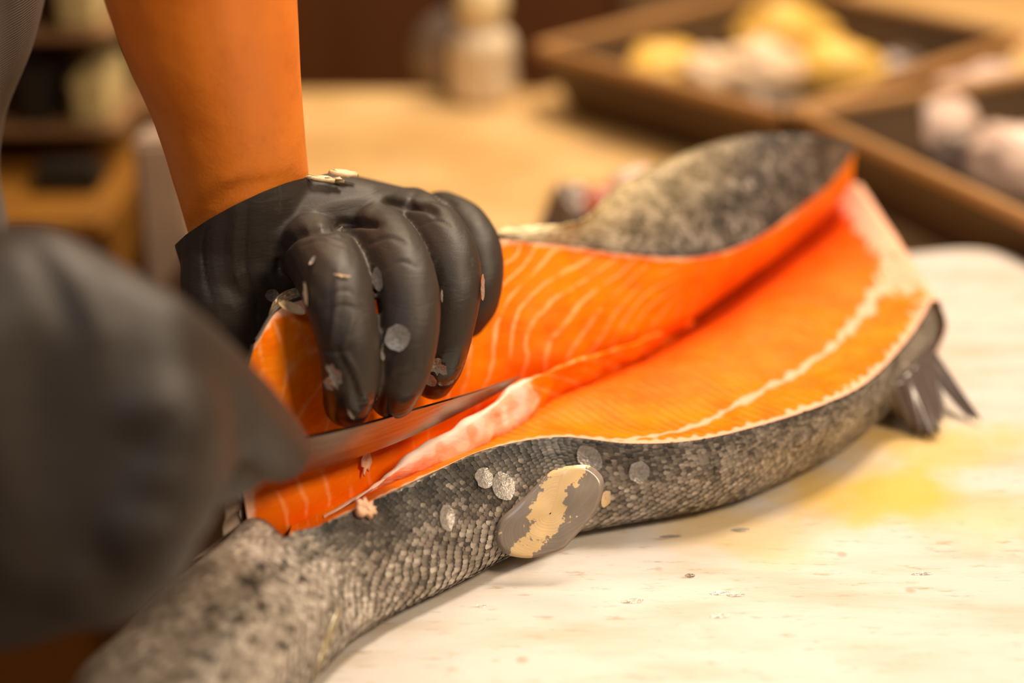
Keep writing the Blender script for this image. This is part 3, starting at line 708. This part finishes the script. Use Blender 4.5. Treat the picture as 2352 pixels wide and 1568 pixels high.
# cutting hand (near, out of focus)
bm = bmesh.new()
wrist2 = [D(-130, 830, .425, .030), D(-140, 980, .43, .030)]
H(*wrist2, D(80, 700, .425, .020), D(70, 1230, .43, .020)); 
H(D(80, 700, .425, .020), D(70, 1230, .43, .020), D(330, 800, .430, .0165), D(372, 1105, .430, .0165), D(240, 1300, .432, .0165), D(40, 620, .435, .012))
chain(bm, [D(330, 800, .430, .0165), D(450, 870, .445, .0138), D(545, 955, .470, .0130), D(605, 1010, .492, .0116), D(640, 1035, .512, .0102)])       # index along the spine
chain(bm, [D(360, 960, .425, .0160), D(415, 1000, .430, .0135), D(445, 1050, .450, .0118), D(440, 1090, .475, .010)])
chain(bm, [D(360, 1080, .425, .0145), D(395, 1125, .430, .0125), D(400, 1165, .455, .0112), D(390, 1140, .475, .010)])
chain(bm, [D(330, 1200, .425, .0150), D(335, 1245, .430, .0130), D(335, 1280, .455, .0112), D(330, 1250, .475, .010)])
chain(bm, [D(190, 1300, .428, .0150), D(235, 1335, .435, .0120), D(240, 1345, .460, .0105), D(200, 1290, .475, .009)])
H(D(40, 1330, .435, .0175), D(70, 1200, .430, .020), D(220, 1300, .430, .0135), D(-60, 1350, .435, .0175))
chain(bm, [D(100, 700, .450, .018), D(300, 760, .48, .014), D(470, 880, .50, .011), D(560, 950, .515, .009)])                                         # thumb on the far side
gme2 = union('glove', bm, .0014, 40, M['glove'])
S(gme2, [([(60, 560), (120, 640), (150, 740)], .004, -.0015), ([(150, 620), (220, 720), (230, 820)], .004, .0012), ([(420, 950), (330, 1010), (300, 1060)], .005, -.0018), ([(540, 880), (560, 960), (520, 1040)], .003, -.0015)])
attr(gme2, 'wet', np.zeros(len(gme2.vertices)))
glove2 = link('glove', gme2, M['glove']); part(glove2, person); glove2['label'] = 'black glove holding the knife, close to the viewer'

# bare arms and trunk: one continuous body
bm = bmesh.new()
w0 = PD(600, 560, .608); a1 = PD(580, 520, .606); a2 = PD(553, 400, .595); a3 = PD(513, 200, .580); a4 = PD(466, 0, .565)
d = (a4 - a2) / np.linalg.norm(a4 - a2)
elb = a4 + d * .15 + np.array([-.02, 0, 0]); sho = np.array([-.44, .03, .56])
chain(bm, [(w0, .0215), (a1, .0228), (a2, .0240), (a3, .0268), (a4, .0315), (a4 + d * .06, .038), (elb, .042), (.5 * elb + .5 * sho + np.array([0, 0, -.01]), .050), (sho, .060)])
rw = PD(-130, 905, .428); rel = np.array([-.40, -.36, .17]); rsh = np.array([-.46, -.30, .56])
chain(bm, [(rw, .028), (.5 * rw + .5 * rel, .036), (rel, .043), (.5 * rel + .5 * rsh, .05), (rsh, .06)])
H((sho, .06), (rsh, .06), (np.array([-.42, -.14, .30]), .11), (np.array([-.49, -.14, .05]), .11)); H((np.array([-.49, -.14, .05]), .11), (np.array([-.54, -.22, -.1]), .09), (np.array([-.54, -.06, -.1]), .09))
chain(bm, [(np.array([-.45, -.14, .58]), .06), (np.array([-.43, -.14, .68]), .055)])
bme = union('body', bm, .003, 4, M['arm'])
S(bme, [([(440, 520), (480, 470), (540, 430), (620, 418), (700, 425)], .0016, -.0014), ([(470, 440), (540, 405), (620, 400)], .003, .0008)])
body = link('body', bme, M['arm']); part(body, person)
# shirt: loose grey trunk whose front edge shows at the left border
def torso():
    rows = []
    for z, cx, cy, rx, ry in ((-.08, -.50, -.10, .14, .18), (-.02, -.43, -.10, .16, .175), (.03, -.372, -.10, .16, .16), (.06, -.352, -.10, .16, .16), (.10, -.351, -.10, .16, .16), (.13, -.344, -.10, .16, .16), (.16, -.330, -.10, .16, .16), (.19, -.323, -.10, .16, .165), (.24, -.325, -.105, .165, .18), (.32, -.35, -.11, .18, .21), (.44, -.39, -.13, .17, .24), (.55, -.42, -.135, .125, .235), (.61, -.43, -.14, .085, .16), (.63, -.43, -.14, .07, .08)):
        th = np.linspace(0, 2 * np.pi, 64, endpoint=False)
        rows.append(np.stack([cx + rx * np.cos(th), cy + ry * np.sin(th), np.full(64, z)], 1))
    G = cr(np.array(rows), 90); dirn = G - G.mean(1, keepdims=True); dirn[..., 2] = 0; dirn /= np.linalg.norm(dirn, axis=2, keepdims=True)
    return G + dirn * (vnoise(G * np.array([1, 1, .35]), 14)[..., None] * .004)
shirt = grid_mesh('shirt', torso(), M['shirt'], person, closed_v=True)
for sgn, s_, e_ in ((1, sho, elb), (-1, rsh, rel)):
    m_ = s_ * .35 + e_ * .65
    tube('sleeve', [s_ + np.array([0, -.03 * sgn, .0]), .7 * s_ + .3 * m_, m_], [.085, .072, .062], M['shirt'], person, n=32, seg=20)
bm = bmesh.new()
for y in (-.24, -.04): chain(bm, [(np.array([-.54, y * .9 - .01, -.06]), .10), (np.array([-.55, y, -.45]), .075), (np.array([-.55, y, -.86]), .05)])
tr_ = link('trousers', union('trousers', bm, .006, 3, None), M['trousers']); part(tr_, person)
for y in (-.24, -.04):
    part(box('shoe', (-.60, y - .045, -.90), (-.36, y + .045, -.82), M['black'], .025), person)

# ------------------------------------------------------------------ knife
knife = empty('fillet_knife', PD(700, 1045, .53).tolist())
tag(knife, 'slim steel fillet knife with its blade sliding into the orange flesh', 'knife')
sp = [(560, 1035, .500), (700, 1008, .536), (830, 978, .557), (950, 943, .577), (1080, 905, .600), (1150, 880, .614), (1197, 863, .626)]
ed = [(560, 1110, .508), (700, 1086, .545), (830, 1047, .566), (950, 1000, .585), (1080, 937, .606), (1150, 899, .617), (1197, 864, .626)]
sp_, ed_ = np.array([PD(*p) for p in sp]), np.array([PD(*p) for p in ed])
nb = np.cross(sp_[3] - sp_[1], ed_[2] - sp_[2]); nb /= np.linalg.norm(nb); nb *= np.sign(nb @ (sp_[2] - CAM))
tk = np.linspace(.0018, .0004, 7)[:, None]
Gk = loft([ed_, .35 * sp_ + .65 * ed_, .75 * sp_ + .25 * ed_, sp_], 80, 16)
Gb = loft([sp_ + nb * tk, .75 * sp_ + .25 * ed_ + nb * tk * .9, .35 * sp_ + .65 * ed_ + nb * tk * .5, ed_ + nb * .00005], 80, 16)
Gall = np.concatenate([Gk, Gb], 1)
o = grid_mesh('blade', Gall, M['steel'], knife, closed_v=True)
md = o.modifiers.new('e', 'EDGE_SPLIT'); md.split_angle = math.radians(50)
hp = [PD(590, 1065, .500), PD(480, 1080, .470), PD(300, 1090, .452), PD(60, 1085, .440), PD(-40, 1080, .438)]
tube('handle', hp, [.006, .011, .012, .012, .009], M['black'], knife, n=16, seg=30)

# ------------------------------------------------------------------ loose scales and bits, laid on what they touch
def bvh(objs):
    V, F = [], []
    dg = bpy.context.evaluated_depsgraph_get()
    bpy.context.view_layer.update()
    for o in objs:
        mw = np.array(o.matrix_world); me = o.data; b = len(V)
        for v_ in me.vertices: V.append(o.matrix_world @ v_.co)
        for p in me.polygons: F.append([b + i for i in p.vertices])
    return BVHTree.FromPolygons(V, F)
TREE = bvh([glove1, skin_near, tail_top, upper_flesh, lower_flesh, flap_skin, board, bpy.data.objects['adipose_fin'], o])
def hit(px, py, inn=.0):
    d_ = ray(px, py); d_ = d_ / np.linalg.norm(d_); return np.array(TREE.ray_cast(Vector(CAM), Vector(d_))[0]) + d_ * inn
tube('tail_ray', [hit(*q, .0006) for q in ((782, 1385), (772, 1410), (758, 1445), (742, 1485), (728, 1525), (716, 1560))], [.0005, .0014, .0017, .0016, .0012], M['olivefin'], salmon, seg=40)
def lay(name, px, py, a, b, rot, mat, label, cat='fish scale', group=None, cup=.0005, lift=.0003, jag=.045, seed=0, thick=.00015):
    d = ray(px, py); d = d / np.linalg.norm(d)
    loc, nr, _, _ = TREE.ray_cast(Vector(CAM), Vector(d))
    if loc is None: return None
    if nr.dot(Vector(d)) > 0: nr = -nr
    r = np.random.default_rng(seed + int(px)); k = 18
    rt = Vector(RT) - nr * Vector(RT).dot(nr); rt.normalize(); up = nr.cross(rt)
    dep = (np.array(loc) - CAM) @ FW; m = dep / FPX
    vs_ = []; fs = []; rad = 1 + r.normal(0, jag, k)
    for s in (0.0, .5, 1.0):
        for i in range(k):
            t_ = 2 * math.pi * i / k
            x, y = a * m * s * rad[i] * math.cos(t_), b * m * s * rad[i] * math.sin(t_)
            xr, yr = x * math.cos(rot) - y * math.sin(rot), x * math.sin(rot) + y * math.cos(rot)
            vs_.append(tuple(rt * xr + up * yr + nr * (lift + cup * s * s + r.normal(0, .00006))))
    for q in range(2):
        for i in range(k): fs.append((q * k + i, q * k + (i + 1) % k, (q + 1) * k + (i + 1) % k, (q + 1) * k + i))
    me = bpy.data.meshes.new(name); me.from_pydata(vs_, [], fs)
    bmx = bmesh.new(); bmx.from_mesh(me); bmesh.ops.remove_doubles(bmx, verts=bmx.verts, dist=1e-7); bmx.to_mesh(me); bmx.free()
    ob = link(name, me, mat); ob.location = loc
    if thick > .0003: md = ob.modifiers.new('s', 'SOLIDIFY'); md.thickness = thick
    tag(ob, label, cat, group); return ob
GS = 'loose scales stuck to the black glove'; FS = 'loose scales stuck to the salmon skin'; BS = 'loose scales lying on the cutting board'
R = math.radians
lay('fish_scale', 915, 775, 31, 30, .3, M['lscale'], 'largest round silvery scale on the middle finger of the glove', group=GS, seed=1)
lay('fish_scale', 872, 642, 17, 33, .35, M['lscale'], 'oval scale wedged high between index and middle finger', group=GS, seed=2)
lay('fish_scale', 625, 676, 16, 19, .4, M['lscale'], 'dull oval scale on the thumb side of the glove', group=GS, seed=3)
lay('fish_scale', 1104, 660, 19, 32, -.1, M['lscale'], 'long clear scale on the little finger of the glove', group=GS, seed=4)
lay('fish_scale', 772, 862, 20, 30, .3, M['lscale'], 'crumpled scale near the index fingertip of the glove', group=GS, seed=5, jag=.2)
lay('fish_scale', 758, 880, 14, 17, .0, M['lscale'], 'small pale scale under the crumpled one on the index fingertip', group=GS, seed=15, jag=.15)
lay('fish_scale', 875, 808, 11, 22, -.1, M['lscale'], 'narrow scale at the seam left of the round silvery scale', group=GS, seed=6)
lay('fish_scale', 1003, 838, 20, 26, .5, M['lscale'], 'clear scale near the ring fingertip of the glove', group=GS, seed=7, jag=.2)
lay('fish_scale', 990, 870, 16, 18, .2, M['lscale'], 'faint scale at the very tip of the ring finger', group=GS, seed=8)
lay('fish_scale', 1010, 680, 7, 18, .1, M['lscale'], 'tiny scale in the gap beside the ring finger', group=GS, seed=9)
lay('fish_scale', 721, 601, 7, 14, -.5, M['lscale'], 'tiny teardrop shaped scale on the index knuckle of the glove', group=GS, seed=10)
lay('fish_scale', 659, 711, 36, 13, -.12, M['beige'], 'beige pointed scale on top of the fillet end by the index finger', group=GS, seed=11, lift=.002, cup=.001)
lay('skin_sliver', 711, 672, 8, 29, .2, M['beige'], 'thin curled skin sliver between thumb and index finger', 'skin scrap', seed=12, lift=.001, jag=.2)
lay('skin_sliver', 788, 636, 17, 3, -.05, M['beige'], 'thin white shred across the index finger', 'skin scrap', seed=13, jag=.2)
lay('skin_flake', 742, 422, 42, 9, .12, M['beige'], 'left half of the dried flake on the back of the glove', 'skin scrap', seed=14, jag=.12, lift=.0015, thick=.0015)
lay('skin_flake', 786, 416, 36, 11, .25, M['beige'], 'right half of the dried flake on the back of the glove', 'skin scrap', seed=24, jag=.12, lift=.002, thick=.0015)
lay('fish_scale', 1354, 1052, 24, 34, .8, M['lscale'], 'bright silver scale just above the rounded adipose fin', group=FS, seed=16, lift=.001)
lay('fish_scale', 1390, 1142, 11, 20, -.2, M['beige'], 'small cream scale to the right of the adipose fin', group=FS, seed=17, lift=.001)
lay('fish_scale', 1152, 1118, 30, 34, .4, M['lscale'], 'big round scale left of the adipose fin', group=FS, seed=18, lift=.001)
lay('fish_scale', 1108, 1100, 24, 26, .2, M['lscale'], 'round scale half under the big one left of the adipose fin', group=FS, seed=28, lift=.0009)
lay('fish_scale', 1022, 1190, 20, 30, .0, M['lscale'], 'upright oval scale on the dark skin toward the tail', group=FS, seed=19, lift=.001)
lay('fish_scale', 1466, 1082, 24, 26, .0, M['lscale'], 'clear round scale right of the bright silver scale', group=FS, seed=20, lift=.001)
lay('flesh_scrap', 832, 1058, 15, 38, -.15, M['pinkbit'], 'pink flesh scrap hanging on the knife blade', 'flesh scrap', seed=21, jag=.25, lift=.001, thick=.0008)
lay('flesh_scrap', 832, 1172, 28, 22, .0, M['pinkbit'], 'white fat scrap on the cut rim near the tail', 'flesh scrap', seed=22, jag=.2, lift=.001, thick=.002)
for i, (x, y, a, b, s) in enumerate([(1452, 1380, 27, 11, 'oval scale lying on the board below the adipose fin'), (1585, 1322, 12, 8, 'small dark crumb on the board below the salmon belly'), (1655, 1362, 26, 8, 'grey scale on the board, left one of the close pair'), (1690, 1366, 22, 8, 'grey scale on the board, right one of the close pair'),
      (1105, 1392, 12, 5, 'tiny glinting scale on the board under the tail side'), (1700, 1217, 22, 8, 'scale on the board close to the salmon belly'), (1540, 1232, 26, 6, 'scale on the board tucked along the salmon edge'), (2120, 1318, 26, 6, 'far right scale lying on the board'), (1655, 1415, 26, 8, 'faint scale on the board below the close pair')]):
    lay('fish_scale', x, y, a, b, .1, M['lscale'] if i != 1 else M['greyfish'], s, group=BS, seed=40 + i, lift=.00012, cup=.00003, thick=.0001)

# ------------------------------------------------------------------ trays and their contents
def tray(name, a, b, depth, h, label, hz=-.0245):
    """a,b: rim corners (xy) of the near long side; tray extends to the left of a->b"""
    a, b = np.array(a), np.array(b); ux = (b - a) / np.linalg.norm(b - a); uy = np.array([-ux[1], ux[0]]); Lx = np.linalg.norm(b - a)
    e = empty(name, (float(a[0]), float(a[1]), hz)); ins = .016
    c = lambda x, y, z: (a[0] + ux[0] * x + uy[0] * y, a[1] + ux[1] * x + uy[1] * y, hz + z)
    top = [(0, 0), (Lx, 0), (Lx, depth), (0, depth)]; bot = [(ins, ins), (Lx - ins, ins), (Lx - ins, depth - ins), (ins, depth - ins)]
    for i in range(4):
        j = (i + 1) % 4
        me = bpy.data.meshes.new('side_wall'); me.from_pydata([c(*bot[i], 0), c(*bot[j], 0), c(*top[j], h), c(*top[i], h)], [], [(0, 1, 2, 3)])
        ob = link('side_wall', me, M['tray'], smooth=False); part(ob, e); m_ = ob.modifiers.new('s', 'SOLIDIFY'); m_.thickness = .002
        part(tube('rim', [np.array(c(*top[i], h)), np.array(c(*top[j], h))], .0042, M['rim'], n=10, seg=None), e)
    me = bpy.data.meshes.new('bottom'); me.from_pydata([c(*q, .001) for q in bot], [], [(0, 1, 2, 3)])
    ob = link('bottom', me, M['greytray'], smooth=False); part(ob, e); m_ = ob.modifiers.new('s', 'SOLIDIFY'); m_.thickness = .002
    tag(e, label, 'tray'); return e, c
HT = .044
t1, c1 = tray('fish_tray', P(1238, 112, HT - .0245)[:2], P(1800, 268, HT - .0245)[:2], .26, HT, 'brown steel tray of pale fish pieces at the back of the table')
t2, c2 = tray('fish_tray', P(1838, 262, HT - .0245)[:2], P(2480, 560, HT - .0245)[:2], .20, HT, 'brown steel tray with pinkish fish pieces at the right edge')
def lump(name, loc, size, rz, mat, label, cat, group=None, seed=0, fish=True):
    bm = bmesh.new(); bmesh.ops.create_icosphere(bm, subdivisions=4, radius=1)
    for v_ in bm.verts:
        x = v_.co.x; k = (1 - .45 * max(0, x) ** 2) if fish else 1
        n1 = noise.noise(v_.co * 1.6 + Vector((seed, 0, 0))) * .26 + noise.noise(v_.co * 4 + Vector((seed, 3, 0))) * .06
        v_.co = Vector((x * size[0], v_.co.y * size[1] * k, v_.co.z * size[2] * k)) * (1 + n1)
    me = bpy.data.meshes.new(name); bm.to_mesh(me); bm.free()
    zmin = min(v_.co.z for v_ in me.vertices)
    for v_ in me.vertices: v_.co.z -= zmin
    ob = link(name, me, mat); ob.location = loc; ob.rotation_euler.z = rz
    tag(ob, label, cat, group); return ob
def on(px, py, z): return [float(q) for q in P(px, py, z)]
zb = -.0225
ft = 'pale pieces in the back tray'
def piece(px, py, z, size, rz, mat, label, group, seed):
    size = (size[0] * 1.42, size[1] * .80, size[2] * .66); p = P(px, py, z + size[2]); p[2] = z; return lump('fish_piece', [float(q) for q in p], size, rz, mat, label, 'fish', group, seed)
for px, py, sz, rz, mt, lb in (
    (1525, 150, (.023, .030, .022), .1, 'yellowmeat', 'leftmost yellow fish piece in the back tray'),
    (1632, 165, (.014, .024, .022), -.1, 'palemeat', 'narrow cream fish piece right of the leftmost yellow one in the back tray'),
    (1752, 155, (.0215, .030, .027), .1, 'palemeat', 'large cream fish piece in the middle of the back tray'),
    (1800, 78, (.026, .022, .034), .0, 'yellowmeat', 'tall yellow fish piece behind the large cream one'),
    (1930, 150, (.023, .028, .028), -.2, 'yellowmeat', 'rightmost bright yellow fish piece in the back tray'),
    (2065, 165, (.016, .022, .018), .3, 'greyfish', 'grey skinned fish piece at the right of the back tray')):
    piece(px, py, zb, sz, rz, M[mt], lb, ft, px % 17)
pt = 'pinkish pieces in the right tray'
for px, py, sz, rz, mt, lb in (
    (2135, 285, (.023, .028, .030), -.5, 'pinkmeat', 'pink white fish piece at the left of the right tray'),
    (2265, 235, (.026, .026, .034), .1, 'pinkmeat', 'tall pink white fish piece at the back of the right tray'),
    (2225, 365, (.016, .020, .024), -.6, 'greyfish', 'grey brown fish piece in the right tray'),
    (2335, 380, (.022, .024, .030), -.5, 'pinkmeat', 'peach fish piece near the front rim of the right tray')):
    piece(px, py, zb, sz, rz, M[mt], lb, pt, px % 13)
# steel scraper block between the trays
sc_ = lump('steel_bowl', on(1745, 330, -.0245), (.020, .016, .016), .2, M['lid'], 'small grey steel bowl between the two trays', 'bowl', None, 21, fish=False)
# fish head scrap behind the salmon
hd = empty('fish_scrap', on(1390, 470, -.0245)); tag(hd, 'dark rimmed fish head scrap with red gill behind the salmon', 'fish scrap')
for nm, px, py, z, sz, mt in (('dark_skin', 1320, 440, 0.0, (.018, .014, .020), M['greyfish']), ('gill', 1390, 440, .0, (.018, .014, .018), M['redgill']), ('flesh', 1455, 420, .0, (.020, .016, .020), M['pinkmeat'])):
    p = P(px, py, .01); p[2] = -.0245
    ob = lump(nm, [float(q) for q in p], sz, .3, mt, 'x', 'x', None, px, fish=False)
    for kk in ('label', 'category'): del ob[kk]
    part(ob, hd)

# ------------------------------------------------------------------ bottle, lid
def lathe(name, prof, mat, loc, parent=None, n=40, ribs=0):
    th = np.linspace(0, 2 * np.pi, n, endpoint=False)
    G = np.array([[(r * (1 + (.05 * math.cos(ribs * t_) if ribs else 0)) * math.cos(t_), r * (1 + (.05 * math.cos(ribs * t_) if ribs else 0)) * math.sin(t_), z) for t_ in th] for r, z in prof]) + np.array(loc)
    return grid_mesh(name, G, mat, parent, closed_v=True, flip=False)
bp = P(1105, 228, -.0245); bt = empty('ribbed_bottle', bp.tolist())
lathe('bottle_body', [(.001, .0), (.020, .0), (.023, .004), (.023, .02), (.021, .024), (.023, .028), (.022, .042), (.018, .048), (.011, .053), (.010, .058)], M['glassy'], bp, bt, 48, 12)
lathe('bottle_cap', [(.012, .054), (.0165, .057), (.0175, .066), (.0165, .080), (.010, .085), (.001, .086)], M['cap'], bp, bt, 40)
tag(bt, 'ribbed clear bottle with rounded cream cap at the far table edge', 'bottle')
lp = P(1045, 150, .008) + np.array([0, .012, 0])
lid = tube('pan_lid', [lp + np.array([0, .012, -.0]), lp + np.array([0, .013, 0]), lp + np.array([0, .018, 0]), lp + np.array([0, .019, 0])], [.002, .030, .031, .002], M['lid'], n=48)
lid.location = (0, 0, 0); tag(lid, 'round grey steel lid standing behind the ribbed bottle', 'lid')

# ------------------------------------------------------------------ left cabinet and things on it
cab = empty('wooden_cabinet', (-.62, .34, -.9))
part(box('carcass', (-1.2, .25, -.9), (-.242, .43, -.055), M['wood_orange'], .003), cab)
part(box('cabinet_top', (-1.22, .235, -.055), (-.236, .44, -.035), M['wood_orange'], .004), cab)
for i in range(3):
    x0 = -1.19 + i * .31
    dr = box('door', (x0, .238, -.86), (x0 + .30, .250, -.08), M['wood_door_lifted'], .004); part(dr, cab)
tag(cab, 'orange brown wooden cabinet behind the person, left of the worktable', 'cabinet')
def cbox(name, x0, x1, y0, y1, ydep, mat, label, cat):
    """box on the cabinet top: pixel extents, front face at world y = ydep"""
    def q(px, py):
        d = ray(px, py); return CAM + d * ((ydep - CAM[1]) / d[1])
    a, b = q(x0, y1), q(x1, y0)
    o_ = box(name, (a[0], ydep, max(-.035, a[2])) if True else None, (b[0], ydep + .06, b[2]), mat, .004); o_.location.z = max(-.035, a[2]); tag(o_, label, cat); return o_
post = box('steel_post', (-.2045, .190, -.9), (-.1765, .218, .030), M['pale'], .003); tag(post, 'pale steel post standing between the cabinet and the worktable', 'post')
def shelf_thing(px0, px1, py0, py1, y, mat, name, label, cat, dp=.05):
    d0 = ray(px0, py1); a = CAM + d0 * ((y - CAM[1]) / d0[1]); d1 = ray(px1, py0); b = CAM + d1 * ((y - CAM[1]) / d1[1])
    o_ = box(name, (a[0], y, a[2]), (b[0], y + dp, b[2]), mat, .004); tag(o_, label, cat); return o_
rack = empty('shelf_rack', (-.40, .36, -.035))
for zz in (-.003, .056, .12):
    part(box('shelf_board', (-.60, .315, zz - .006), (-.238, .42, zz), M['wood_mid'], .002), rack)
for xx in (-.60, -.248):
    part(box('upright', (xx, .402, -.035), (xx + .010, .42, .20), M['wood_mid'], .002), rack)
part(box('back_panel', (-.60, .42, -.035), (-.238, .428, .20), M['olive'], .001), rack)
tag(rack, 'brown shelf rack holding boxes on the wooden cabinet', 'shelf')
def rackbox(name, px0, px1, z0, h, mat, label, cat, y=.320, dp=.07):
    d0 = ray(px0, 300); a = CAM + d0 * ((y - CAM[1]) / d0[1]); d1 = ray(px1, 300); b = CAM + d1 * ((y - CAM[1]) / d1[1])
    o_ = box(name, (a[0], y, z0), (b[0], y + dp, z0 + h), mat, .003); tag(o_, label, cat); return o_
rackbox('black_box', 45, 125, -.003, .036, M['black'], 'black box on the lower shelf beside the grey shirt', 'box')
rackbox('pale_carton', 168, 246, -.003, .030, M['sage'], 'pale green carton on the lower shelf beside the arm', 'box')
rackbox('pale_carton', 158, 240, .056, .040, M['sage'], 'pale green carton on the upper shelf beside the arm', 'box')
rackbox('dark_tin', 60, 210, -.035, .016, M['black'], 'low dark tin on the cabinet top under the shelf', 'tin', y=.285, dp=.025)

# ------------------------------------------------------------------ back cabinets
bc = empty('back_cabinet', (0, 1.0, -.9))
xs = [-.25, -.06, .10, .30, .44, .62, .80, 1.0]; ms = ['wood_dark', 'wood_dark', 'wood_mid', 'wood_dark', 'wood_mid', 'pale', 'wood_mid']
part(box('carcass', (-.25, .90, -.9), (1.0, 1.3, .25), M['wood_dark'], .002), bc)
for i in range(7):
    d_ = box('door', (xs[i] + .004, .885, -.86), (xs[i + 1] - .004, .90, .24), M[ms[i]], .004); part(d_, bc)
tag(bc, 'row of brown cabinet doors behind the worktable', 'cabinet')
